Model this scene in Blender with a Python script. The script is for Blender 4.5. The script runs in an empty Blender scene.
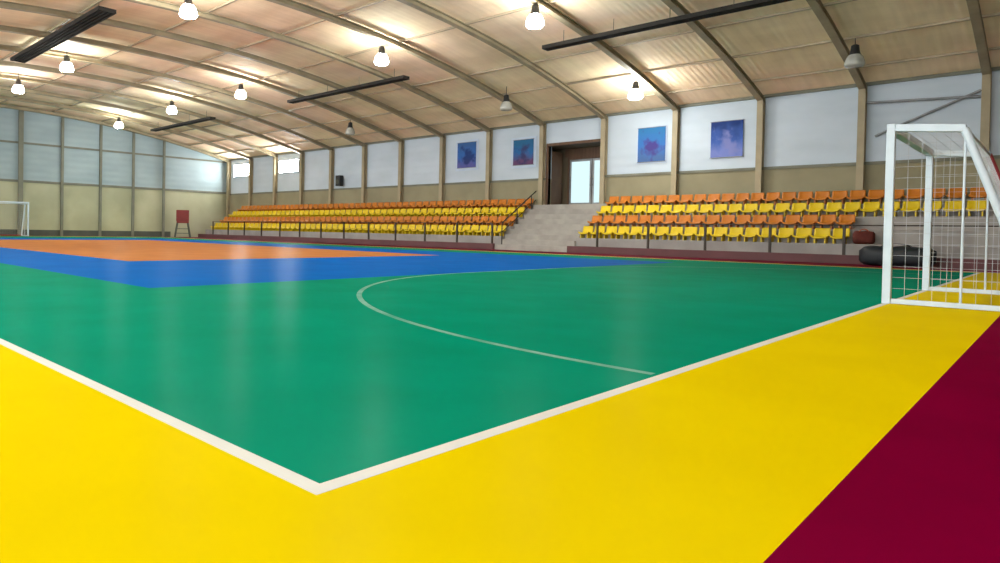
import bpy, math, random
from mathutils import Vector, Matrix

random.seed(7)
SC = bpy.context.scene
COL = SC.collection

# ------------------------------------------------------------------ camera
cam_d = bpy.data.cameras.new('camera')
cam_d.sensor_fit = 'HORIZONTAL'
cam_d.sensor_width = 36.0
cam_d.lens = 665.53 / 1000.0 * 36.0
cam_d.shift_x = 0.11567
cam_d.shift_y = -0.04015
cam_d.clip_end = 300
cam = bpy.data.objects.new('camera', cam_d)
COL.objects.link(cam)
YAW, PITCH, ROLL = math.radians(45.81181947), math.radians(-0.91776857), math.radians(1.05876326)
cf = Vector((math.cos(YAW) * math.cos(PITCH), math.sin(YAW) * math.cos(PITCH), math.sin(PITCH)))
cr = Vector((math.sin(YAW), -math.cos(YAW), 0))
cu = cr.cross(cf)
r2 = cr * math.cos(ROLL) + cu * math.sin(ROLL)
u2 = cu * math.cos(ROLL) - cr * math.sin(ROLL)
cam.matrix_world = Matrix(((r2.x, u2.x, -cf.x, -1.1575), (r2.y, u2.y, -cf.y, -1.4367), (r2.z, u2.z, -cf.z, 0.7218), (0, 0, 0, 1)))
SC.camera = cam

# ------------------------------------------------------------------ world, light, exposure
W = bpy.data.worlds.new('world')
SC.world = W
W.use_nodes = True
bg = W.node_tree.nodes['Background']
bg.inputs['Color'].default_value = (0.93, 0.98, 1.0, 1)
bg.inputs['Strength'].default_value = 4.0
SC.view_settings.view_transform = 'Standard'
SC.view_settings.look = 'None'
SC.view_settings.gamma = 1
SC.view_settings.use_curve_mapping = False
SC.view_settings.exposure = 0.74
LAMP_W = 40.0

# ------------------------------------------------------------------ dimensions (metres)
CW, CL = 19.48, 41.75            # court
XW, XL = 25.5, -5.5             # side walls
YE, YN = 43.3, -6.0             # end wall, near wall
XE = 25.23                      # back of the bleacher tiers
BAY0, BAY = 0.38, 3.03          # first portal frame and spacing
ZTOP = 5.88


def roof_z(x):
    return 7.9 - 2.02 * ((x - 10.0) / 15.5) ** 2


# ------------------------------------------------------------------ materials
def nodes_of(name):
    m = bpy.data.materials.new(name)
    m.use_nodes = True
    nt = m.node_tree
    nt.nodes.clear()
    return m, nt


PAINT = 0.76        # overall reflectance of painted surfaces


def dull(c):
    return tuple(PAINT * v for v in c)


def noise_color(nt, a, b, scale, detail=4, lo=0.35, hi=0.65, stretch=None):
    tc = nt.nodes.new('ShaderNodeTexCoord')
    n = nt.nodes.new('ShaderNodeTexNoise')
    n.inputs['Scale'].default_value = scale
    n.inputs['Detail'].default_value = detail
    if stretch:
        mp = nt.nodes.new('ShaderNodeMapping')
        mp.inputs['Scale'].default_value = stretch
        nt.links.new(tc.outputs['Object'], mp.inputs['Vector'])
        nt.links.new(mp.outputs['Vector'], n.inputs['Vector'])
    else:
        nt.links.new(tc.outputs['Object'], n.inputs['Vector'])
    r = nt.nodes.new('ShaderNodeValToRGB')
    r.color_ramp.elements[0].position = lo
    r.color_ramp.elements[1].position = hi
    r.color_ramp.elements[0].color = (*a, 1)
    r.color_ramp.elements[1].color = (*b, 1)
    nt.links.new(n.outputs['Fac'], r.inputs['Fac'])
    return r.outputs['Color']


def mix_color(nt, c1, c2, fac, mode='MULTIPLY'):
    mx = nt.nodes.new('ShaderNodeMixRGB')
    mx.blend_type = mode
    mx.inputs['Fac'].default_value = fac
    nt.links.new(c1, mx.inputs['Color1'])
    nt.links.new(c2, mx.inputs['Color2'])
    return mx.outputs['Color']


def pm(name, a, b=None, scale=3.0, rough=0.6, metal=0.0, spec=0.3, stretch=None, detail=4):
    m, nt = nodes_of(name)
    out = nt.nodes.new('ShaderNodeOutputMaterial')
    p = nt.nodes.new('ShaderNodeBsdfPrincipled')
    p.inputs['Roughness'].default_value = rough
    p.inputs['Metallic'].default_value = metal
    p.inputs['Specular IOR Level'].default_value = spec
    if b is None:
        b = tuple(min(1, c * 0.9) for c in a)
    nt.links.new(noise_color(nt, dull(a), dull(b), scale, detail, stretch=stretch), p.inputs['Base Color'])
    nt.links.new(p.outputs['BSDF'], out.inputs['Surface'])
    return m


def floor_mat(name, a, b, gloss=0.009, rough=0.25, scale=1.2):
    """Painted sports floor: matt paint under a thin clear coat."""
    m, nt = nodes_of(name)
    out = nt.nodes.new('ShaderNodeOutputMaterial')
    d = nt.nodes.new('ShaderNodeBsdfDiffuse')
    g = nt.nodes.new('ShaderNodeBsdfGlossy')
    g.inputs['Roughness'].default_value = rough
    mix = nt.nodes.new('ShaderNodeMixShader')
    lw = nt.nodes.new('ShaderNodeLayerWeight')
    pw = nt.nodes.new('ShaderNodeMath')
    pw.operation = 'POWER'
    pw.inputs[1].default_value = 25.0
    ma = nt.nodes.new('ShaderNodeMath')
    ma.operation = 'MULTIPLY_ADD'
    ma.inputs[1].default_value = 0.14
    ma.inputs[2].default_value = gloss
    nt.links.new(lw.outputs['Facing'], pw.inputs[0])
    nt.links.new(pw.outputs[0], ma.inputs[0])
    nt.links.new(ma.outputs[0], mix.inputs['Fac'])
    nt.links.new(noise_color(nt, tuple(0.64 * v for v in a), tuple(0.64 * v for v in b), scale, 6), d.inputs['Color'])
    nt.links.new(d.outputs['BSDF'], mix.inputs[1])
    nt.links.new(g.outputs['BSDF'], mix.inputs[2])
    nt.links.new(mix.outputs['Shader'], out.inputs['Surface'])
    return m


def emit_mat(name, c, s):
    m, nt = nodes_of(name)
    out = nt.nodes.new('ShaderNodeOutputMaterial')
    e = nt.nodes.new('ShaderNodeEmission')
    e.inputs['Color'].default_value = (*c, 1)
    e.inputs['Strength'].default_value = s
    nt.links.new(e.outputs['Emission'], out.inputs['Surface'])
    return m


def roof_mat():
    m, nt = nodes_of('roof sheet')
    out = nt.nodes.new('ShaderNodeOutputMaterial')
    p = nt.nodes.new('ShaderNodeBsdfPrincipled')
    p.inputs['Roughness'].default_value = 0.75
    p.inputs['Specular IOR Level'].default_value = 0.15
    c1 = noise_color(nt, (0.97, 0.70, 0.50), (0.94, 0.80, 0.53), 0.16, 3, 0.4, 0.6)
    c2 = noise_color(nt, (0.82, 0.79, 0.74), (1, 1, 1), 0.9, 8, 0.36, 0.62, (1.0, 0.45, 1.0))
    c3 = noise_color(nt, (0.88, 0.86, 0.82), (1, 1, 1), 1.0, 2, 0.35, 0.6, (0.35, 5.0, 0.35))
    col = mix_color(nt, mix_color(nt, c1, c2, 0.8), c3, 0.6)
    nt.links.new(col, p.inputs['Base Color'])
    # corrugation running up the slope
    tc = nt.nodes.new('ShaderNodeTexCoord')
    wv = nt.nodes.new('ShaderNodeTexWave')
    wv.bands_direction = 'Y'
    wv.inputs['Scale'].default_value = 1.6
    nt.links.new(tc.outputs['Object'], wv.inputs['Vector'])
    bp = nt.nodes.new('ShaderNodeBump')
    bp.inputs['Strength'].default_value = 0.25
    bp.inputs['Distance'].default_value = 0.03
    nt.links.new(wv.outputs['Fac'], bp.inputs['Height'])
    nt.links.new(bp.outputs['Normal'], p.inputs['Normal'])
    nt.links.new(p.outputs['BSDF'], out.inputs['Surface'])
    return m


def sheet_mat(name, a, b):
    m, nt = nodes_of(name)
    out = nt.nodes.new('ShaderNodeOutputMaterial')
    p = nt.nodes.new('ShaderNodeBsdfPrincipled')
    p.inputs['Roughness'].default_value = 0.6
    p.inputs['Specular IOR Level'].default_value = 0.2
    nt.links.new(noise_color(nt, dull(a), dull(b), 0.5, 5, 0.35, 0.65, (1, 1, 2.2)), p.inputs['Base Color'])
    tc = nt.nodes.new('ShaderNodeTexCoord')
    wv = nt.nodes.new('ShaderNodeTexWave')
    wv.bands_direction = 'Z'
    wv.inputs['Scale'].default_value = 0.8
    nt.links.new(tc.outputs['Object'], wv.inputs['Vector'])
    bp = nt.nodes.new('ShaderNodeBump')
    bp.inputs['Strength'].default_value = 0.25
    bp.inputs['Distance'].default_value = 0.03
    nt.links.new(wv.outputs['Fac'], bp.inputs['Height'])
    nt.links.new(bp.outputs['Normal'], p.inputs['Normal'])
    nt.links.new(p.outputs['BSDF'], out.inputs['Surface'])
    return m


def banner_mat(name, top, mid, low, mark, seed):
    """Printed fabric: three soft blue bands broken by blotches."""
    m, nt = nodes_of(name)
    out = nt.nodes.new('ShaderNodeOutputMaterial')
    p = nt.nodes.new('ShaderNodeBsdfPrincipled')
    p.inputs['Roughness'].default_value = 0.7
    p.inputs['Specular IOR Level'].default_value = 0.15
    tc = nt.nodes.new('ShaderNodeTexCoord')
    fl = nt.nodes.new('ShaderNodeMapping')
    fl.inputs['Scale'].default_value = (0, 1, 1)
    nt.links.new(tc.outputs['Generated'], fl.inputs['Vector'])
    sp = nt.nodes.new('ShaderNodeSeparateXYZ')
    nt.links.new(fl.outputs['Vector'], sp.inputs['Vector'])
    n = nt.nodes.new('ShaderNodeTexNoise')
    n.noise_dimensions = '4D'
    n.inputs['W'].default_value = seed
    n.inputs['Scale'].default_value = 3.0
    nt.links.new(fl.outputs['Vector'], n.inputs['Vector'])
    a = nt.nodes.new('ShaderNodeMath')
    a.operation = 'MULTIPLY_ADD'
    a.inputs[1].default_value = 0.7
    nt.links.new(n.outputs['Fac'], a.inputs[0])
    nt.links.new(sp.outputs['Z'], a.inputs[2])
    s = nt.nodes.new('ShaderNodeMath')
    s.operation = 'SUBTRACT'
    s.inputs[1].default_value = 0.35
    nt.links.new(a.outputs[0], s.inputs[0])
    r = nt.nodes.new('ShaderNodeValToRGB')
    e = r.color_ramp.elements
    e[0].position, e[0].color = 0.12, (*dull(low), 1)
    e[1].position, e[1].color = 0.9, (*dull(top), 1)
    k = r.color_ramp.elements.new(0.5)
    k.color = (*dull(mid), 1)
    nt.links.new(s.outputs[0], r.inputs['Fac'])
    # a soft printed mark in the middle of the cloth
    n2 = nt.nodes.new('ShaderNodeTexNoise')
    n2.noise_dimensions = '4D'
    n2.inputs['W'].default_value = seed + 5.0
    n2.inputs['Scale'].default_value = 3.6
    n2.inputs['Detail'].default_value = 3
    nt.links.new(fl.outputs['Vector'], n2.inputs['Vector'])
    vd = nt.nodes.new('ShaderNodeVectorMath')
    vd.operation = 'DISTANCE'
    vd.inputs[1].default_value = (0.0, 0.5, 0.38)
    nt.links.new(fl.outputs['Vector'], vd.inputs[0])
    sb = nt.nodes.new('ShaderNodeMath')
    sb.operation = 'MULTIPLY_ADD'
    sb.inputs[1].default_value = -0.6
    nt.links.new(vd.outputs['Value'], sb.inputs[0])
    nt.links.new(n2.outputs['Fac'], sb.inputs[2])
    mr = nt.nodes.new('ShaderNodeMapRange')
    mr.inputs['From Min'].default_value = 0.27
    mr.inputs['From Max'].default_value = 0.45
    mr.inputs['To Max'].default_value = 0.85
    nt.links.new(sb.outputs[0], mr.inputs['Value'])
    mx = nt.nodes.new('ShaderNodeMixRGB')
    mx.inputs['Color2'].default_value = (*dull(mark), 1)
    nt.links.new(mr.outputs['Result'], mx.inputs['Fac'])
    nt.links.new(r.outputs['Color'], mx.inputs['Color1'])
    nt.links.new(mx.outputs['Color'], p.inputs['Base Color'])
    nt.links.new(p.outputs['BSDF'], out.inputs['Surface'])
    return m


M = dict(
    green=floor_mat('green court paint', (0.000, 0.31, 0.18), (0.000, 0.275, 0.155)),
    yellow=floor_mat('yellow court paint', (0.91, 0.69, 0.0), (0.86, 0.645, 0.0), 0.002, 0.3),
    blue=floor_mat('blue court paint', (0.0, 0.155, 0.60), (0.0, 0.135, 0.52)),
    orange=floor_mat('orange court paint', (0.66, 0.255, 0.07), (0.58, 0.22, 0.06)),
    maroon=floor_mat('maroon court paint', (0.225, 0.0, 0.033), (0.19, 0.0, 0.028), 0.003, 0.3),
    line=floor_mat('white line paint', (0.88, 0.88, 0.82), (0.80, 0.80, 0.74), 0.008, 0.3),
    worn=floor_mat('worn white line paint', (0.26, 0.52, 0.42), (0.10, 0.38, 0.27), 0.005, 0.25, 2.0),
    roof=roof_mat(),
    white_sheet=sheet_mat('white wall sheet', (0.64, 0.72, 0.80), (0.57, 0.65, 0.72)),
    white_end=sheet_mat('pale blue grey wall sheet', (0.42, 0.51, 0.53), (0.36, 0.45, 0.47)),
    beige=pm('beige painted masonry', (0.38, 0.34, 0.215), (0.32, 0.285, 0.18), 0.8, 0.8, spec=0.1),
    beige_end=pm('sage beige painted masonry', (0.54, 0.53, 0.36), (0.44, 0.44, 0.29), 0.5, 0.8, spec=0.1),
    base_dark=pm('dark base paint', (0.10, 0.11, 0.085), (0.075, 0.085, 0.065), 1.5, 0.7),
    seam=pm('olive flashing strip', (0.24, 0.24, 0.18), (0.19, 0.19, 0.14), 1.5, 0.7),
    steel=pm('tan painted steel', (0.46, 0.38, 0.24), (0.34, 0.28, 0.17), 1.4, 0.55),
    purlin=pm('light tan steel', (0.52, 0.42, 0.29), (0.46, 0.37, 0.25), 1.0, 0.6),
    slot=pm('blackened vent metal', (0.018, 0.015, 0.012), (0.03, 0.026, 0.02), 3, 0.8),
    concrete=pm('pale concrete', (0.42, 0.39, 0.36), (0.34, 0.31, 0.29), 1.3, 0.85, spec=0.15),
    step=pm('stair concrete', (0.46, 0.43, 0.38), (0.36, 0.33, 0.30), 1.8, 0.85, spec=0.15),
    curb=pm('dull maroon curb paint', (0.16, 0.06, 0.065), (0.12, 0.05, 0.05), 1.0, 0.7),
    rail=pm('dark brown rail paint', (0.055, 0.038, 0.025), (0.04, 0.03, 0.02), 3, 0.5),
    seat_y=pm('yellow seat plastic', (0.84, 0.60, 0.006), (0.76, 0.53, 0.005), 0.7, 0.4),
    seat_o=pm('orange seat plastic', (0.66, 0.215, 0.015), (0.54, 0.16, 0.012), 0.7, 0.4),
    goal=pm('white goal paint', (0.72, 0.82, 0.90), (0.64, 0.74, 0.82), 4, 0.4),
    goal_red=pm('red goal paint', (0.38, 0.05, 0.06), (0.30, 0.04, 0.05), 4, 0.5),
    net=pm('white net cord', (0.62, 0.64, 0.66), (0.5, 0.52, 0.54), 6, 0.8),
    door_wood=pm('brown door timber', (0.16, 0.085, 0.045), (0.11, 0.055, 0.03), 1.6, 0.6, stretch=(1, 4, 0.4)),
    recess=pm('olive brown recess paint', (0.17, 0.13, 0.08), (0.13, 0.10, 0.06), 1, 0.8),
    alu=pm('grey aluminium', (0.35, 0.36, 0.36), (0.28, 0.29, 0.3), 4, 0.4, metal=0.3),
    glassday=emit_mat('daylit door glass', (0.68, 0.90, 0.94), 0.68),
    winday=emit_mat('daylit window glass', (0.92, 0.98, 1.0), 38.0),
    bulb=emit_mat('lit lamp glass', (0.97, 1.0, 0.98), 75.0),
    bulb_off=pm('unlit lamp glass', (0.55, 0.55, 0.5), (0.45, 0.45, 0.4), 5, 0.2),
    black=pm('black enamel', (0.02, 0.02, 0.022), (0.03, 0.03, 0.03), 4, 0.5),
    vinyl=pm('black vinyl', (0.012, 0.016, 0.02), (0.02, 0.024, 0.028), 3, 0.5),
    red=pm('deep red plastic', (0.27, 0.035, 0.03), (0.21, 0.03, 0.025), 3, 0.5),
    bag=pm('dark red cloth', (0.15, 0.03, 0.02), (0.10, 0.02, 0.014), 4, 0.8),
    strap=pm('orange webbing', (0.55, 0.13, 0.05), (0.48, 0.1, 0.04), 4, 0.8),
    pale=pm('pale blue banner margin', (0.55, 0.66, 0.82), (0.62, 0.72, 0.85), 3, 0.8),
)


# ------------------------------------------------------------------ mesh helpers
class MB:
    def __init__(self):
        self.v, self.f, self.mi, self.smooth = [], [], [], []

    def add(self, vs, fs, mi=0, smooth=False):
        o = len(self.v)
        self.v += [tuple(v) for v in vs]
        for f in fs:
            self.f.append(tuple(i + o for i in f))
            self.mi.append(mi)
            self.smooth.append(smooth)
        return self

    def box(self, x0, y0, z0, x1, y1, z1, mi=0):
        if x0 > x1: x0, x1 = x1, x0
        if y0 > y1: y0, y1 = y1, y0
        if z0 > z1: z0, z1 = z1, z0
        vs = [(x0, y0, z0), (x1, y0, z0), (x1, y1, z0), (x0, y1, z0), (x0, y0, z1), (x1, y0, z1), (x1, y1, z1), (x0, y1, z1)]
        return self.add(vs, [(0, 3, 2, 1), (4, 5, 6, 7), (0, 1, 5, 4), (1, 2, 6, 5), (2, 3, 7, 6), (3, 0, 4, 7)], mi)

    def quad(self, a, b, c, d, mi=0):
        return self.add([a, b, c, d], [(0, 1, 2, 3)], mi)

    def tube(self, pts, r, n=10, mi=0, caps=True):
        pts = [Vector(p) for p in pts]
        rings, prev = [], None
        for i, p in enumerate(pts):
            if i == 0: t = pts[1] - p
            elif i == len(pts) - 1: t = p - pts[i - 1]
            else: t = (pts[i + 1] - p).normalized() + (p - pts[i - 1]).normalized()
            t.normalize()
            if prev is None:
                a = Vector((0, 0, 1)) if abs(t.z) < 0.9 else Vector((1, 0, 0))
            else:
                a = prev
            s = (a - t * a.dot(t)).normalized()
            prev = s
            q = t.cross(s)
            rings.append([p + (s * math.cos(2 * math.pi * k / n) + q * math.sin(2 * math.pi * k / n)) * r for k in range(n)])
        vs = [v for ring in rings for v in ring]
        fs = []
        for i in range(len(rings) - 1):
            for k in range(n):
                fs.append((i * n + k, i * n + (k + 1) % n, (i + 1) * n + (k + 1) % n, (i + 1) * n + k))
        self.add(vs, fs, mi, n > 4)
        if caps:
            self.add(rings[0], [tuple(reversed(range(n)))], mi)
            self.add(rings[-1], [tuple(range(n))], mi)
        return self

    def lathe(self, prof, c=(0, 0, 0), n=20, mi=0):
        vs, fs = [], []
        for r, z in prof:
            for k in range(n):
                a = 2 * math.pi * k / n
                vs.append((c[0] + r * math.cos(a), c[1] + r * math.sin(a), c[2] + z))
        for i in range(len(prof) - 1):
            for k in range(n):
                fs.append((i * n + k, i * n + (k + 1) % n, (i + 1) * n + (k + 1) % n, (i + 1) * n + k))
        return self.add(vs, fs, mi, True)

    def beam(self, p, q, w, h, up=(0, 0, 1), mi=0):
        """Rectangular bar from p to q."""
        p, q, up = Vector(p), Vector(q), Vector(up)
        t = (q - p).normalized()
        s = t.cross(up).normalized()
        u = s.cross(t)
        vs = []
        for c in (p, q):
            for a, b in ((-1, -1), (1, -1), (1, 1), (-1, 1)):
                vs.append(c + s * a * w / 2 + u * b * h / 2)
        return self.add(vs, [(3, 2, 1, 0), (4, 5, 6, 7), (0, 1, 5, 4), (1, 2, 6, 5), (2, 3, 7, 6), (3, 0, 4, 7)], mi)

    def build(self, name, mats, parent=None, bevel=0, loc=None):
        me = bpy.data.meshes.new(name)
        me.from_pydata(self.v, [], self.f)
        for m in (mats if isinstance(mats, (list, tuple)) else [mats]):
            me.materials.append(m)
        me.polygons.foreach_set('material_index', self.mi)
        me.polygons.foreach_set('use_smooth', self.smooth)
        me.validate()
        me.update()
        o = bpy.data.objects.new(name, me)
        COL.objects.link(o)
        if parent: o.parent = parent
        if loc: o.location = loc
        if bevel:
            b = o.modifiers.new('bevel', 'BEVEL')
            b.width = bevel
            b.segments = 2
            b.limit_method = 'ANGLE'
        return o


def tag(o, label, cat, group=None):
    o['label'] = label
    o['category'] = cat
    if group: o['group'] = group
    return o


def empty(name, loc=(0, 0, 0), rz=0.0):
    o = bpy.data.objects.new(name, None)
    COL.objects.link(o)
    o.location = loc
    o.rotation_euler = (0, 0, rz)
    return o


def thing(name, label, cat, loc=(0, 0, 0), rz=0.0, group=None):
    return tag(empty(name, loc, rz), label, cat, group)


def struct(o):
    o['kind'] = 'structure'
    return o


def copy_tree(o, parent=None):
    c = o.copy()
    COL.objects.link(c)
    if parent: c.parent = parent
    for ch in [k for k in bpy.data.objects if k.parent == o]:
        copy_tree(ch, c)
    return c


ORD = ['zeroth', 'first', 'second', 'third', 'fourth', 'fifth', 'sixth', 'seventh', 'eighth', 'ninth', 'tenth', 'eleventh', 'twelfth', 'thirteenth',
       'fourteenth', 'fifteenth', 'sixteenth', 'seventeenth', 'eighteenth', 'nineteenth', 'twentieth']
TENS = {2: 'twenty', 3: 'thirty', 4: 'forty', 5: 'fifty'}


def ordinal(n):
    if n <= 20: return ORD[n]
    t, u = divmod(n, 10)
    return (TENS[t][:-1] + 'ieth') if u == 0 else TENS[t] + '-' + ORD[u]


# ------------------------------------------------------------------ floor
def make_floor():
    b = MB()
    mats = ['green', 'yellow', 'blue', 'orange', 'maroon', 'line', 'worn']
    xs = sorted({-6.5, -2.0, 0.0, 2.3, 4.6, 14.3, CW - 2.3, CW, CW + 0.35, XW + 0.3})
    ys = sorted({YN - 1, -0.98, 0.0, 6.05, 12.0, CL - 9.5, CL - 5, CL, CL + 1.0, YE + 0.3})

    def zone(x, y):
        if 4.6 < x < 14.3 and 12.0 < y < CL - 9.5: return 3
        if 2.3 < x < CW - 2.3 and 6.05 < y < CL - 5: return 2
        if 0 < x < CW and 0 < y < CL: return 0
        if -2.0 < x < CW + 0.35 and -0.98 < y < CL + 1.0: return 1
        return 4
    for i in range(len(xs) - 1):
        for j in range(len(ys) - 1):
            x0, x1, y0, y1 = xs[i], xs[i + 1], ys[j], ys[j + 1]
            b.quad((x0, y0, 0), (x1, y0, 0), (x1, y1, 0), (x0, y1, 0), zone((x0 + x1) / 2, (y0 + y1) / 2))
    # edge thickness of the slab
    b.box(xs[0], ys[0], -0.2, xs[-1], ys[-1], -0.02, 4)
    z, w = 0.0006, 0.058

    def strip(x0, y0, x1, y1, mi=5):
        b.quad((x0, y0, z), (x1, y0, z), (x1, y1, z), (x0, y1, z), mi)
    h = w / 2
    strip(-h, -h, CW + h, h)
    strip(-h, CL - h, CW + h, CL + h)
    strip(-h, h, h, CL - h)
    strip(CW - h, h, CW + h, CL - h)
    # goal areas: two quarter circles joined by a straight
    for s in (0, 1):
        def pt(x, y, zz=z):
            return (x, y if s == 0 else CL - y, zz)
        lx, rx, R = CW / 2 - 1.5, CW / 2 + 1.5, 6.0
        path = []
        for k in range(33):
            a = math.pi / 2 * k / 32
            path.append((lx, -math.cos(a), math.sin(a)))
        for k in range(33):
            a = math.pi / 2 * (1 - k / 32)
            path.append((rx, math.cos(a), math.sin(a)))
        for (c0, ax, ay), (c1, bx, by) in zip(path[:-1], path[1:]):
            q = [pt(c0 + ax * (R - w), ay * (R - w) + w), pt(c1 + bx * (R - w), by * (R - w) + w), pt(c1 + bx * R, by * R + w), pt(c0 + ax * R, ay * R + w)]
            b.quad(*(q if s == 1 else q[::-1]), 6)
    o = b.build('floor', [M[k] for k in mats])
    return struct(o)


make_floor()


# ------------------------------------------------------------------ walls and ceiling
def make_ceiling():
    b = MB()
    n = 40
    x0, x1 = XL - 0.3, XW + 0.3
    y0, y1 = YN, YE + 0.3
    top, bot = [], []
    for i in range(n + 1):
        x = x0 + (x1 - x0) * i / n
        bot.append((x, roof_z(x)))
        top.append((x, roof_z(x) + 0.12))
    for i in range(n):
        (xa, za), (xb, zb) = bot[i], bot[i + 1]
        b.add([(xa, y0, za), (xb, y0, zb), (xb, y1, zb), (xa, y1, za)], [(3, 2, 1, 0)], 0, True)
        (xa, za), (xb, zb) = top[i], top[i + 1]
        b.add([(xa, y0, za), (xb, y0, zb), (xb, y1, zb), (xa, y1, za)], [(0, 1, 2, 3)], 0, True)
    return struct(b.build('ceiling', M['roof']))


make_ceiling()

DY0, DY1, DZ0, DZ1 = 12.62, 15.28, 2.03, 4.75     # doorway opening in the side wall


def make_wall_right():
    b = MB()
    t = 0.25
    x0, x1 = XW, XW + t
    zs = 3.24
    for ya, yb in ((YN, DY0), (DY1, YE + t)):
        b.box(x0, ya, 0, x1, yb, zs, 1)
        b.box(x0 + 0.02, ya, zs, x1, yb, ZTOP + 0.05, 0)
    b.box(x0, DY0, 0, x1, DY1, DZ0 - 0.02, 1)
    b.box(x0 + 0.02, DY0, DZ1, x1, DY1, ZTOP + 0.05, 0)
    return struct(b.build('wall_right', [M['white_sheet'], M['beige']]))


def make_wall_back():
    b = MB()
    y0, y1 = YE, YE + 0.25
    zs = 3.35
    b.box(XL, y0, 0, XW + 0.02, y1, zs, 1)
    n = 32
    for i in range(n):
        xa, xb = XL + (XW - XL) * i / n, XL + (XW - XL) * (i + 1) / n
        za, zb = roof_z(xa) + 0.03, roof_z(xb) + 0.03
        b.quad((xa, y0 + 0.02, zs), (xb, y0 + 0.02, zs), (xb, y0 + 0.02, zb), (xa, y0 + 0.02, za), 0)
        b.quad((xb, y1, zs), (xa, y1, zs), (xa, y1, za), (xb, y1, zb), 0)
    return struct(b.build('wall_back', [M['white_end'], M['beige_end']]))


struct(MB().box(XL, YN - 0.25, 0, XW + 0.25, YN, 8.0).build('wall_front', M['beige']))  # unseen near wall, added so the light fades from left to right
make_wall_right()
make_wall_back()
struct(MB().box(XL, YE - 0.05, 0, 21.0, YE, 0.38).build('baseboard_back', M['base_dark'], bevel=0.01))
struct(MB().box(XL, YE - 0.06, 3.28, XW, YE, 3.42).build('trim_1', M['seam']))
g = MB()
g.box(XL, YE - 0.05, 5.62, XW, YE + 0.02, 5.74)
struct(g.build('trim_2', M['seam']))
for i, (ya, yb) in enumerate(((YN, DY0 - 0.1), (DY1 + 0.1, YE - 0.06))):
    struct(MB().box(XW - 0.05, ya, 3.18, XW, yb, 3.28).build('trim_%d' % (3 + i), M['seam']))
struct(MB().box(XW - 0.08, YN, ZTOP - 0.10, XW + 0.02, YE - 0.06, ZTOP + 0.0).build('trim_5', M['seam']))

# maroon curb in front of the stand, open at the stairs
XC = 22.1
struct(MB().box(XC - 0.08, YN, 0, XC + 0.08, 12.2, 0.26).build('trim_6', M['curb'], bevel=0.01))
struct(MB().box(XC - 0.08, 15.75, 0, XC + 0.08, 41.2, 0.26).build('trim_7', M['curb'], bevel=0.01))


# ------------------------------------------------------------------ portal frames (column + curved rib)
def make_frame(y, label):
    t = thing('portal_frame', label, 'steel frame', (0, y, 0), group='steel portal frames carrying the roof')
    # ribs: I-section swept along the roof curve
    r = MB()
    n = 36
    w, d, tf, tw = 0.20, 0.18, 0.025, 0.03
    sec = [(-w / 2, 0), (w / 2, 0), (w / 2, -tf), (tw / 2, -tf), (tw / 2, -d + tf), (w / 2, -d + tf), (w / 2, -d), (-w / 2, -d), (-w / 2, -d + tf), (-tw / 2, -d + tf), (-tw / 2, -tf), (-w / 2, -tf)]
    xa, xb = XL + 0.05, XW - 0.05
    rings = []
    for i in range(n + 1):
        x = xa + (xb - xa) * i / n
        z = roof_z(x) - 0.115
        rings.append([(x, a, z + c) for a, c in sec])
    m = len(sec)
    fs = []
    for i in range(n):
        for k in range(m):
            fs.append((i * m + k, (i + 1) * m + k, (i + 1) * m + (k + 1) % m, i * m + (k + 1) % m))
    r.add([v for q in rings for v in q], fs)
    r.add(rings[0], [tuple(range(m))])
    r.add(rings[-1], [tuple(reversed(range(m)))])
    r.build('roof_rib', M['steel'], t)
    for x0, s in ((XW - 0.005, -1), (XL + 0.005, 1)):
        c = MB()
        zt = roof_z(XW) - 0.12
        dd = 0.26
        c.box(x0, -0.10, 0, x0 + s * 0.025, 0.10, zt)
        c.box(x0 + s * dd, -0.10, 0, x0 + s * (dd - 0.025), 0.10, zt)
        c.box(x0 + s * 0.025, -0.015, 0, x0 + s * (dd - 0.025), 0.015, zt)
        c.build('column', M['steel'], t)
    return t


frame_names = {
    0: 'steel column and curved roof rib directly behind the white goal',
    1: 'steel column and roof rib beside the braced wall panel near the goal',
    2: 'steel column and roof rib between the darkest blue banner and the goal',
    3: 'steel column and roof rib between the two larger blue banners',
    4: 'steel column and roof rib at the glazed side of the doorway',
    5: 'steel column and roof rib at the dark timber side of the doorway',
    6: 'steel column and roof rib between the two smaller blue banners',
    7: 'steel column and roof rib just past the farthest small blue banner',
}
for k in range(-2, 15):
    y = BAY0 + BAY * k
    if k < 0:
        continue
    lab = frame_names.get(k, 'steel column and roof rib, %s from the doorway towards the end wall' % ordinal(k - 4))
    make_frame(y, lab)

# end wall posts
for i, x in enumerate((6.4, 8.8, 11.2, 13.6, 16.0, 18.2, 20.4)):
    zt = roof_z(x) - 0.14
    c = MB()
    hw = 0.13 if i == 2 else 0.075
    c.box(x - hw, YE - 0.20, 0, x + hw, YE - 0.175, zt)
    c.box(x - hw, YE - 0.085, 0, x + hw, YE - 0.065, zt)
    c.box(x - 0.015, YE - 0.175, 0, x + 0.015, YE - 0.085, zt)
    o = c.build('wall_post', M['seam'])
    tag(o, 'dark steel post on the end wall, %s from the corner beside the bleachers' % ordinal(7 - i), 'post', 'steel posts on the end wall')

# purlins under the roof sheet
for i, x in enumerate((-2.0, 1.0, 4.0, 7.0, 10.0, 13.0, 16.0, 19.0 + 0.9, 22.2, 24.2)):
    z = roof_z(x)
    o = MB().box(x - 0.03, YN + 0.2, z - 0.07, x + 0.03, YE - 0.02, z - 0.005).build('roof_purlin', M['purlin'])
    tag(o, 'thin tan purlin along the roof, %s up from the bleacher wall' % ordinal(10 - i), 'purlin', 'purlins under the roof sheet')


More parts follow.
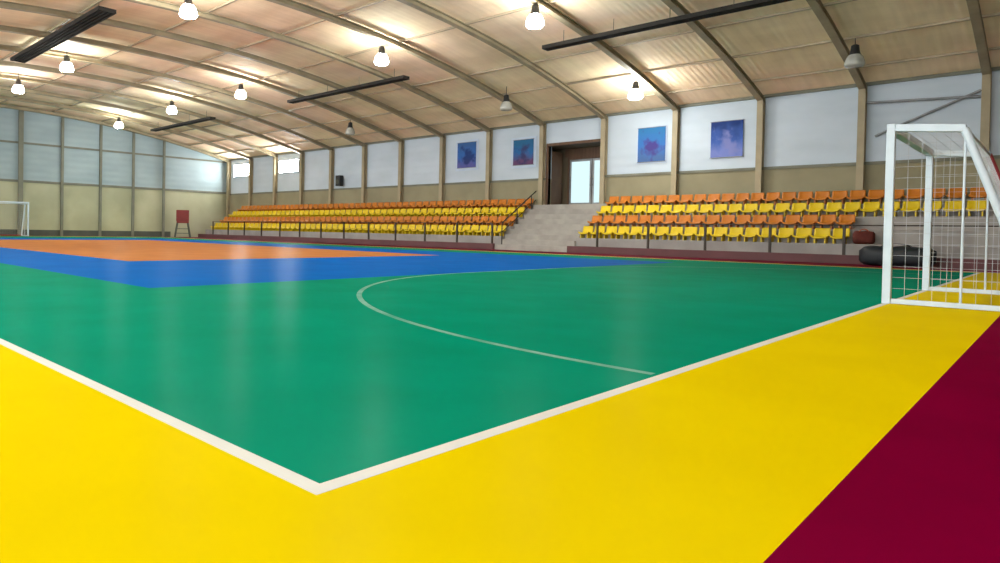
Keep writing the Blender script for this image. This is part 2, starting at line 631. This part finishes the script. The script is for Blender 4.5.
# dark panels hung in rows under the ribs
def panel(x, y0, y1, w, z, label):
    t = thing('hanging_bar', label, 'bar', (x, y0, z), group='long dark panels hung under the roof')
    L = y1 - y0
    f = MB()
    f.box(-w / 2, 0, 0, w / 2, L, 0.05)
    f.box(-w / 2, 0, -0.07, -w / 2 + 0.03, L, 0)
    f.box(w / 2 - 0.03, 0, -0.07, w / 2, L, 0)
    f.box(-w / 2 + 0.03, 0, -0.07, w / 2 - 0.03, 0.03, 0)
    f.box(-w / 2 + 0.03, L - 0.03, -0.07, w / 2 - 0.03, L, 0)
    f.build('casing', M['slot'], t)
    s = MB()
    for k in (-0.25, 0.0, 0.25):
        s.tube([(k * w, 0.03, -0.035), (k * w, L - 0.03, -0.035)], 0.028, 8)
    s.build('inner_tube', M['slot'], t)
    for k in range(int(L / 2) + 1):
        y = 0.7 + k * (L - 1.4) / int(L / 2)
        h = roof_z(x) - z
        MB().tube([(0, y, 0.05), (0, y, h)], 0.008, 5).build('hanger', M['slot'], t)


panel(18.1, 2.6, 10.88, 0.36, 6.90, 'long dark hanging bar above the two larger banners')
panel(18.08, 17.25, 25.1, 0.36, 6.90, 'dark hanging bar in the middle of its row of three')
panel(18.0, 32.3, 39.8, 0.36, 6.90, 'short looking dark hanging bar nearest the end wall')
panel(7.05, 19.5, 28.75, 0.55, 7.42, 'thick dark hanging bar standing alone away from the bleachers')


# wind braces in the bay behind the goal
def brace(p, q, label):
    o = MB().tube([p, q], 0.04, 8).build('wind_brace', M['alu'])
    tag(o, label, 'brace', 'wind braces behind the goal')


brace((XW - 0.06, BAY0 + 0.12, 5.25), (XW - 0.06, BAY0 + BAY - 0.35, 4.1), 'lower grey diagonal brace rod on the wall panel behind the goal')
brace((XW - 0.16, BAY0 + 0.12, 5.05), (XW - 0.16, BAY0 + BAY - 0.12, 5.2), 'upper nearly level grey brace rod behind the goal')


# ------------------------------------------------------------------ windows with daylight behind
def window(n, y0, y1, z0, z1):
    t = struct(empty('window_%d' % n, (XW, y0, z0)))
    L, H = y1 - y0, z1 - z0
    f = MB()
    for a in ((0, 0, L, 0.06), (0, H - 0.06, L, H), (0, 0.06, 0.06, H - 0.06), (L - 0.06, 0.06, L, H - 0.06), (L / 2 - 0.025, 0.06, L / 2 + 0.025, H - 0.06)):
        f.box(-0.05, a[0], a[1], 0.02, a[2], a[3])
    f.build('window_frame', M['alu'], t)
    MB().box(-0.015, 0.06, 0.06, 0.005, L - 0.06, H - 0.06).build('window_pane', M['winday'], t)


window(1, 34.2, 36.5, 4.5, 5.4)
window(2, 40.1, 42.3, 4.5, 5.45)


# ------------------------------------------------------------------ doorway recess with glazed double door
def doorway():
    xb = 27.0
    b = MB()
    y0, y1, z0, z1 = DY0 - 0.0, 16.4, DZ0, DZ1
    b.box(XW, y0 - 0.12, z0 - 0.05, xb, y0, z1 + 0.1)          # near side wall
    b.box(XW + 0.25, y1, z0 - 0.05, xb, y1 + 0.12, z1 + 0.1)
    b.box(XW + 0.25, y0, z1, xb, y1, z1 + 0.1)                        # soffit
    b.box(XW, y0, z0 - 0.15, xb, y1, z0 - 0.0)                 # landing
    b.box(XE + 0.005, 12.7, z0 - 0.15, XW, 15.3, z0)
    b.box(xb, y0 - 0.12, z0 - 0.15, xb + 0.12, y1 + 0.12, z1 + 0.1)
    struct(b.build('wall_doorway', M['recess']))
    f = MB()
    f.box(XW - 0.05, DY0 - 0.1, DZ0, XW + 0.2, DY0, DZ1 + 0.1)
    f.box(XW - 0.05, DY1, DZ0, XW + 0.2, DY1 + 0.1, DZ1 + 0.1)
    f.box(XW - 0.05, DY0, DZ1 - 0.02, XW + 0.2, DY1, DZ1 + 0.1)
    struct(f.build('trim_8', M['door_wood']))
    t = struct(empty('door_1', (xb, 0, DZ0)))
    h = MB()
    h.box(-0.07, 12.66, 0, 0, 12.74, 2.3)
    h.box(-0.07, 15.06, 0, 0, 15.14, 2.3)
    h.box(-0.07, 12.74, 2.2, 0, 15.06, 2.3)
    h.box(-0.04, 12.66, 2.3, 0, 15.3, 2.68)
    h.build('door_frame', M['door_wood'], t)
    for a, c in ((12.76, 13.88), (13.92, 15.04)):
        l = MB()
        l.box(-0.05, a, 0.02, -0.01, a + 0.09, 2.18)
        l.box(-0.05, c - 0.09, 0.02, -0.01, c, 2.18)
        l.box(-0.05, a + 0.09, 0.02, -0.01, c - 0.09, 0.16)
        l.box(-0.05, a + 0.09, 2.08, -0.01, c - 0.09, 2.18)
        leaf = l.build('door_leaf', M['alu'], t)
        MB().box(-0.035, a + 0.09, 0.16, -0.025, c - 0.09, 2.08).build('door_glass', M['glassday'], leaf)
        hy = c - 0.045 if a < 13 else a + 0.045
        MB().tube([(-0.05, hy, 0.95), (-0.09, hy, 0.95), (-0.09, hy, 1.25), (-0.05, hy, 1.25)], 0.012, 8).build('door_handle', M['black'], leaf)
    # timber leaf folded back on the far side of the recess
    d = struct(empty('door_2', (XW + 0.25, DY1 + 0.02, DZ0)))
    l = MB()
    l.box(0, 0, 0.01, 0.95, 0.05, 2.5)
    for zz in (0.2, 1.35):
        l.box(0.12, -0.012, zz, 0.83, 0, zz + 0.95)
    l.build('door_leaf', M['door_wood'], d, bevel=0.006)
    MB().tube([(0.86, 0, 1.05), (0.86, -0.05, 1.05), (0.76, -0.05, 1.05)], 0.012, 8).build('door_handle', M['black'], d)


doorway()

# ------------------------------------------------------------------ bleacher tiers and stairs
TX = [22.6, 23.3, 24.0, 24.7]
TZ = [0.58, 1.02, 1.44, 1.86]


def tiers(y0, y1, label):
    b = MB()
    vs, prof = [], [(TX[0], 0.0)]
    for i in range(4):
        prof.append((TX[i], TZ[i]))
        prof.append((TX[i + 1] if i < 3 else XE, TZ[i]))
    prof.append((XE, 0.0))
    n = len(prof)
    vs = [(x, y0, z) for x, z in prof] + [(x, y1, z) for x, z in prof]
    fs = [(i, i + n, (i + 1) % n + n, (i + 1) % n) for i in range(n)]
    fs += [tuple(range(n)), tuple(range(2 * n - 1, n - 1, -1))]
    b.add(vs, fs)
    o = b.build('bleacher', M['concrete'], bevel=0.012)
    return tag(o, label, 'bleacher')


YR1, YL0, YL1 = 12.15, 15.75, 41.2
tiers(-3.0, YR1, 'stepped concrete bleacher under the short seat block beside the goal')
tiers(YL0, YL1, 'stepped concrete bleacher under the long seat block reaching the end wall')

s = MB()
ns = 9
rise, run = DZ0 / ns, 0.36
x = 22.15
prof = [(x, 0.0)]
for i in range(ns):
    prof.append((x + i * run, rise * (i + 1)))
    prof.append((x + (i + 1) * run if i < ns - 1 else XE, rise * (i + 1)))
prof.append((XE, 0.0))
n = len(prof)
vs = [(px, YR1 + 0.003, pz - 0.001) for px, pz in prof] + [(px, YL0 - 0.003, pz - 0.001) for px, pz in prof]
fs = [(i, i + n, (i + 1) % n + n, (i + 1) % n) for i in range(n)] + [tuple(range(n)), tuple(range(2 * n - 1, n - 1, -1))]
s.add([(a, b_, max(0, c)) for a, b_, c in vs], fs)
tag(s.build('staircase', M['step'], bevel=0.01), 'pale concrete stairs rising between the seat blocks to the doorway', 'stairs')


def handrail(y, label):
    t = thing('handrail', label, 'handrail', (22.5, y, 0), group='stair handrails')
    r = MB()
    r.tube([(0, 0, 1.15), (2.2, 0, 2.45), (2.55, 0, 2.65)], 0.028, 8)
    r.tube([(0, 0, 0.75), (2.2, 0, 2.05), (2.55, 0, 2.25)], 0.018, 8)
    r.build('rail', M['rail'], t)
    for xx in (0.0, 1.1, 2.2):
        zb = rise * (math.floor((22.5 + xx - 22.15) / run) + 1)
        MB().tube([(xx, 0, zb - 0.002), (xx, 0, 1.15 + xx * 1.3 / 2.2)], 0.025, 8).build('post', M['rail'], t)


handrail(YL0 - 0.12, 'dark stair handrail along the long seat block')


# front railing posts with rails
def railing(ys, label):
    t = thing('railing', label, 'railing', (XC, ys[0], 0.258), group='dark railings in front of the bleachers')
    L = ys[-1] - ys[0]
    r = MB()
    r.tube([(0, 0, 0.87), (0, L, 0.87)], 0.016, 8)
    r.build('top_rail', M['rail'], t)
    for y in ys:
        MB().box(-0.035, y - ys[0] - 0.035, 0, 0.035, y - ys[0] + 0.035, 0.89).build('post', M['rail'], t, bevel=0.008)


PS = 1.952
railing([10.97 - PS * k for k in range(8)][::-1], 'dark post railing in front of the short seat block beside the goal')
railing([15.85 + PS * k for k in range(13)], 'dark post railing in front of the long seat block')


# ------------------------------------------------------------------ bucket seats
def seat_mesh(mat):
    """One moulded shell: front lip, dished pan, curved back."""
    prof = [(-0.205, 0.155), (-0.215, 0.185), (-0.19, 0.205), (-0.08, 0.185), (0.05, 0.17), (0.13, 0.185), (0.175, 0.235), (0.20, 0.32), (0.225, 0.42), (0.235, 0.465), (0.255, 0.475)]
    nx = 8
    hw = 0.215
    b = MB()
    outer, inner = [], []
    for i, (x, z) in enumerate(prof):
        for k in range(nx + 1):
            u = -1 + 2 * k / nx
            lift = 0.05 * abs(u) ** 3
            wdt = hw * (0.94 if i >= 9 else 1.0)
            if i < 6: p = (x, u * wdt, z + lift)
            else: p = (x - lift * 0.9, u * wdt, z)
            outer.append(p)
            inner.append((p[0] + (0.012 if i >= 6 else 0), p[1], p[2] - (0.018 if i < 6 else 0.004)))
    m = nx + 1
    N = len(outer)
    fs = []
    for i in range(len(prof) - 1):
        for k in range(nx):
            fs.append((i * m + k, i * m + k + 1, (i + 1) * m + k + 1, (i + 1) * m + k))
            fs.append((N + i * m + k, N + (i + 1) * m + k, N + (i + 1) * m + k + 1, N + i * m + k + 1))
    L = len(prof) - 1
    for k in range(nx):
        fs.append((k, N + k, N + k + 1, k + 1))
        fs.append((L * m + k, L * m + k + 1, N + L * m + k + 1, N + L * m + k))
    for i in range(L):
        fs.append((i * m, (i + 1) * m, N + (i + 1) * m, N + i * m))
        fs.append((i * m + nx, N + i * m + nx, N + (i + 1) * m + nx, (i + 1) * m + nx))
    b.add(outer + inner, fs, 0, True)
    # moulded foot under the pan
    b.box(-0.15, -0.16, 0.0, 0.12, -0.12, 0.17)
    b.box(-0.15, 0.12, 0.0, 0.12, 0.16, 0.17)
    return b.build('bucket_seat', mat)


proto = {'yellow': seat_mesh(M['seat_y']), 'orange': seat_mesh(M['seat_o'])}
fresh = {'yellow': True, 'orange': True}
ROWS = ['front row', 'second row', 'third row', 'top row']
PITCH = 0.497


def seat_row(row, y_start, step, count, block):
    c = 'yellow' if row % 2 == 0 else 'orange'
    for i in range(count):
        if fresh[c]:
            o = proto[c]
            fresh[c] = False
        else:
            o = proto[c].copy()
            COL.objects.link(o)
        o.location = (TX[row] + 0.265, y_start + step * i, TZ[row] + 0.001)
        tag(o, '%s bucket seat, %s from the stairs in the %s of the %s block' % (c, ordinal(i + 1), ROWS[row], block), 'seat',
            '%s seats in the %s of the %s block' % (c, ROWS[row], block))


for row in range(4):
    seat_row(row, YR1 - 0.28, -PITCH, 18 if row < 2 else 24, 'short')
    seat_row(row, YL0 + 0.28, PITCH, 50 if row < 3 else 50, 'long')


# ------------------------------------------------------------------ goals
def make_goal(name, label, net_cell=0.13):
    t = thing(name, label, 'goal', (CW / 2, 0.0, 0), group='white futsal goals')
    hw, H, R = 1.5, 2.03, 0.042
    yb, yg = -0.64, -1.25
    for sx in (-1, 1):
        MB().box(sx * hw - 0.04, -0.04, 0, sx * hw + 0.04, 0.04, H + 0.005).build('post', M['goal'], t, bevel=0.008)
    MB().box(-hw + 0.045, -0.045, H - 0.085, hw - 0.045, 0.045, H + 0.005).build('crossbar', M['goal'], t, bevel=0.008)
    for sx in (-1, 1):
        red = M['goal_red'] if sx > 0 else M['goal']
        MB().beam((sx * hw, -0.04, H - 0.04), (sx * hw, yb, H - 0.10), 0.07, 0.08).build('top_bar', M['goal'], t, bevel=0.006)
        o = MB().tube([(sx * hw, yb + 0.01, H - 0.10), (sx * hw, yg, 0.04)], 0.04, 10).build('brace', red, t)
        if sx > 0: o['label'] = 'red brace'
        MB().beam((sx * hw, -0.04, 0.03), (sx * hw, yg - 0.02, 0.03), 0.05, 0.055).build('base_bar', M['goal'], t, bevel=0.005)
        MB().tube([(sx * hw, yb, 0.04), (sx * hw, yb, H - 0.12)], 0.012, 8).build('stay', M['goal'], t)
    MB().tube([(-hw, yg, 0.04), (hw, yg, 0.04)], 0.03, 8).build('rear_bar', M['goal_red'], t)['label'] = 'red rear bar'
    MB().tube([(-hw, yb, H - 0.11), (hw, yb, H - 0.11)], 0.02, 8).build('upper_rear_bar', M['goal'], t)
    # net: roof, back and sides as knotted cords
    nb = MB()
    r = 0.0021

    def cord(a, c):
        nb.tube([a, c], r, 3, caps=False)
    nx = int(2 * hw / net_cell)
    back = [Vector((0, yb, H - 0.11)), Vector((0, yg, 0.05))]
    nz = int((back[1] - back[0]).length / net_cell)
    for i in range(nx + 1):
        xx = -hw + 2 * hw * i / nx
        cord((xx, -0.04, H - 0.07), (xx, yb, H - 0.11))
        cord((xx, yb, H - 0.11), (xx, yg, 0.05))
    for j in range(nz + 1):
        p = back[0].lerp(back[1], j / nz)
        cord((-hw, p.y, p.z), (hw, p.y, p.z))
        for sx in (-1, 1):
            cord((sx * hw, -0.04, p.z), (sx * hw, p.y, p.z))
    ny = int(0.6 / net_cell)
    for j in range(1, ny + 1):
        y = -0.04 + (yb + 0.04) * j / (ny + 1)
        cord((-hw, y, H - 0.065), (hw, y, H - 0.065))
        for sx in (-1, 1):
            cord((sx * hw, y, 0.05), (sx * hw, y, H - 0.065))
    for j in range(1, 5):
        y = yb + (yg - yb) * j / 5
        zt = (H - 0.06) + (0.05 - H + 0.06) * j / 5
        for sx in (-1, 1):
            cord((sx * hw, y, 0.05), (sx * hw, y, zt))
    nb.build('net', M['net'], t)
    return t


goal = make_goal('futsal_goal', 'white futsal goal with thin net standing on the near goal line')
far_goal = copy_tree(goal)
far_goal.location = (CW / 2, CL, 0)
far_goal.rotation_euler = (0, 0, math.pi)
far_goal['label'] = 'small distant white futsal goal in front of the end wall'


# ------------------------------------------------------------------ banners on the side wall
def banner(y0, y1, z0, z1, mat, label, margin=0.0):
    yc = (y0 + y1) / 2
    t = thing('wall_banner', label, 'banner', (XW - 0.02, yc, z0), group='blue banners on the side wall')
    hw, H = (y1 - y0) / 2, z1 - z0
    if margin:
        MB().box(0.005, -hw - margin, -margin, 0.015, hw + margin, H + margin * 0.8).build('margin', M['pale'], t)['label'] = 'pale margin'
    # gently rippled cloth
    b = MB()
    n = 16
    fr = [(-0.02 + 0.008 * math.sin(i * 1.1), -hw + 2 * hw * i / n) for i in range(n + 1)]
    vs = [(x, y, 0) for x, y in fr] + [(x, y, H) for x, y in fr] + [(x + 0.006, y, 0) for x, y in fr] + [(x + 0.006, y, H) for x, y in fr]
    m = n + 1
    fs = []
    for i in range(n):
        fs.append((i + 1, i, m + i, m + i + 1))
        fs.append((2 * m + i, 2 * m + i + 1, 3 * m + i + 1, 3 * m + i))
    b.add(vs, fs, 0, True)
    b.build('cloth', mat, t)
    for zz in (0.0, H):
        MB().tube([(-0.018, -hw - 0.03, zz), (-0.018, hw + 0.03, zz)], 0.014, 8).build('rod', M['alu'], t)


banner(19.45, 20.65, 4.0, 5.30, banner_mat('banner cloth a', (0.05, 0.13, 0.32), (0.04, 0.15, 0.46), (0.12, 0.12, 0.36), (0.02, 0.04, 0.16), 1.0),
       'small mid blue banner with a navy mark, farthest from the doorway', 0.14)
banner(16.08, 17.2, 3.95, 5.15, banner_mat('banner cloth b', (0.03, 0.14, 0.28), (0.03, 0.15, 0.38), (0.16, 0.07, 0.16), (0.05, 0.05, 0.14), 2.0),
       'small teal blue banner with a plum lower edge just beyond the doorway', 0.14)
banner(9.92, 11.05, 3.72, 5.12, banner_mat('banner cloth c', (0.04, 0.20, 0.44), (0.05, 0.18, 0.52), (0.08, 0.16, 0.36), (0.08, 0.04, 0.22), 13.3),
       'bright blue banner with plum marks on the goal side of the doorway', 0.06)
banner(7.05, 8.18, 3.72, 5.08, banner_mat('banner cloth d', (0.02, 0.05, 0.20), (0.06, 0.13, 0.44), (0.20, 0.25, 0.60), (0.24, 0.26, 0.56), 4.0),
       'dark navy topped banner with a pale violet centre', 0.0)


# ------------------------------------------------------------------ hanging lamps
def lamp_proto(lit):
    t = empty('hanging_lamp')
    MB().tube([(0, 0, 0.26), (0, 0, 0.9)], 0.012, 6).build('rod', M['black'], t)
    MB().lathe([(0.0, 0.28), (0.05, 0.28), (0.10, 0.25), (0.115, 0.10), (0.13, 0.02), (0.16, -0.02), (0.0, -0.03)], n=18).build('ballast_housing', M['black'], t)
    MB().lathe([(0.155, -0.02), (0.20, -0.08), (0.245, -0.20), (0.26, -0.30), (0.22, -0.36), (0.0, -0.38)], n=22).build('lamp_shade', M['bulb'] if lit else M['bulb_off'], t)
    if lit:
        ld = bpy.data.lights.new('lamp_light', 'AREA')
        ld.shape = 'DISK'
        ld.size = 0.4
        ld.energy = LAMP_W
        ld.color = (0.95, 0.99, 1.0)
        lo = bpy.data.objects.new('lamp_light', ld)
        COL.objects.link(lo)
        lo.parent = t
        lo.location = (0, 0, -0.40)
    return t


lamps = [  # x, y, z of the housing, lit, label
    (15.35, 9.6, 7.05, 1, 'large lit hanging lamp in front of the long near hanging bar'),
    (15.39, 15.9, 7.05, 1, 'lit hanging lamp just above the middle hanging bar of three'),
    (15.38, 25.2, 7.05, 1, 'lit hanging lamp beyond the middle hanging bar, third in its row'),
    (15.2, 31.6, 7.05, 1, 'faint lit hanging lamp above the farthest hanging bar, fourth in row'),
    (15.5, 39.1, 7.05, 1, 'lit hanging lamp closest to the end wall, last in its row'),
    (8.4, 16.9, 7.3, 1, 'lit hanging lamp at the picture top between the panel rows'),
    (8.38, 27.0, 7.3, 1, 'lit hanging lamp just below the thick lone hanging bar'),
    (8.36, 33.4, 7.3, 1, 'lit hanging lamp beneath the far end of the thick hanging bar'),
    (22.6, 9.85, 6.12, 1, 'lit hanging lamp above the brighter of the larger blue banners'),
    (22.2, 3.05, 6.12, 0, 'unlit hanging lamp with dark housing by the column near the goal'),
    (21.6, 14.9, 6.15, 0, 'small unlit hanging lamp above the doorway side banners'),
    (21.98, 25.1, 6.12, 0, 'small unlit hanging lamp far along the bleacher wall'),
    # lamps added out of view to light the near court
(8.4, 9.6, 7.3, 1, 'added hanging lamp, out of view, over the near centre of the court'),
    (8.4, 2.0, 7.3, 1, 'added hanging lamp, out of view, over the near goal area'),
    (1.2, 4.6, 6.9, 1, 'added hanging lamp, out of view, over the near touchline'),
    (1.2, 13.9, 6.9, 1, 'added hanging lamp, out of view, over the far side touchline'),
]
protos = {1: lamp_proto(1), 0: lamp_proto(0)}
used = {0: False, 1: False}
for x, y, z, lit, lab in lamps:
    o = copy_tree(protos[lit]) if used[lit] else protos[lit]
    used[lit] = True
    kr = round((y - BAY0) / BAY)
    on_rib = abs(y - BAY0 - BAY * kr) < 0.3
    if on_rib: y = BAY0 + BAY * kr
    o.location = (x, y, z)
    tag(o, lab, 'lamp', 'hanging hall lamps')
    for ch in [k for k in bpy.data.objects if k.parent == o and k.name.startswith('rod')]:
        ch.scale.z = 1.0
        L = roof_z(x) - z - (0.30 if on_rib else 0.0)
        me = ch.data.copy()
        for v in me.vertices:
            v.co.z = 0.26 if v.co.z < 0.27 else L
        ch.data = me

# ------------------------------------------------------------------ loose things
# raised red chair by the far touchline
t = thing('umpire_chair', 'raised red chair on dark legs by the end wall', 'chair', (20.55, 40.6, 0), math.radians(-26))
MB().box(-0.40, -0.25, 0.98, 0.40, 0.27, 1.12).build('seat', M['red'], t, bevel=0.02)
b = MB()
b.box(-0.42, 0.21, 1.12, 0.42, 0.29, 1.88)
b.build('backrest', M['red'], t, bevel=0.03)
for sx in (-1, 1):
    for sy in (-1, 1):
        MB().tube([(sx * 0.34, sy * 0.22, 0.99), (sx * 0.50, sy * 0.36, 0.0)], 0.06, 8).build('leg', M['base_dark'], t)
    MB().box(sx * 0.38 - 0.03, -0.22, 1.32, sx * 0.38 + 0.03, 0.22, 1.38).build('armrest', M['red'], t, bevel=0.01)
st = MB()
for zz in (0.3, 0.6):
    k = 1 - zz / 0.99
    st.tube([(-0.34 - 0.16 * k, -0.22 - 0.14 * k, zz), (0.34 + 0.16 * k, -0.22 - 0.14 * k, zz)], 0.02, 6)
st.build('footrest', M['base_dark'], t)


def duffel(name, label, loc, L, r, hgt, body, strap, rz):
    t = thing(name, label, 'bag', loc, rz)
    b = MB()
    n, m = 24, 14
    rings = []
    for j in range(m + 1):
        u = -1 + 2 * j / m
        k = (1 - abs(u) ** 6) ** 0.5 if abs(u) < 1 else 0.0
        k = max(k, 0.02)
        ring = []
        for i in range(n):
            a = 2 * math.pi * i / n
            c, s_ = math.cos(a), math.sin(a)
            x = r * k * math.copysign(abs(c) ** 0.7, c)
            z = hgt / 2 + hgt / 2 * (0.55 + 0.45 * k) * math.copysign(abs(s_) ** 0.7, s_) * (1.0 if s_ > 0 else 1.0)
            z = max(0.0, z - 0.03 * hgt * math.sin(u * 7) * (s_ > 0))
            ring.append((x, u * L / 2, z))
        rings.append(ring)
    fs = []
    for j in range(m):
        for i in range(n):
            fs.append((j * n + i, (j + 1) * n + i, (j + 1) * n + (i + 1) % n, j * n + (i + 1) % n))
    b.add([v for q in rings for v in q], fs, 0, True)
    b.add(rings[0], [tuple(range(n))])
    b.add(rings[-1], [tuple(reversed(range(n)))])
    b.build('bag_body', body, t)
    for sx in (-1, 1):
        h = MB()
        pts = []
        for k in range(11):
            a = math.pi * k / 10
            pts.append((sx * (r * 0.55 + 0.02 * math.sin(a)), -math.cos(a) * L * 0.2, hgt * 0.90 + math.sin(a) * hgt * 0.22))
        h.tube(pts, 0.014, 6)
        h.build('handle', strap, t)


duffel('sports_bag', 'long black bag lying in front of the stand beyond the goal', (21.62, 1.85, 0.001), 1.7, 0.3, 0.55, M['vinyl'], M['vinyl'], 0.0)
duffel('sports_bag', 'small dark red bag on the front bleacher step beside the last yellow seat', (22.95, 2.84, TZ[0] + 0.002), 0.55, 0.18, 0.40, M['bag'], M['strap'], 0.2)

# loudspeaker high on the side wall
t = thing('wall_speaker', 'small dark loudspeaker on the side wall above the long seat block', 'loudspeaker', (XW - 0.22, 29.8, 3.45))
MB().box(-0.16, -0.2, -0.05, 0.14, 0.2, 0.6).build('cabinet', M['black'], t, bevel=0.02)
g = MB()
g.lathe([(0.0, 0.0), (0.13, 0.0), (0.15, 0.02), (0.15, 0.0)], n=18)
o = g.build('speaker_cone', M['base_dark'], t)
o.rotation_euler = (0, math.radians(-90), 0)
o.location = (-0.165, 0, 0.2)
MB().box(0.14, -0.05, 0.2, 0.225, 0.05, 0.32).build('bracket', M['black'], t)
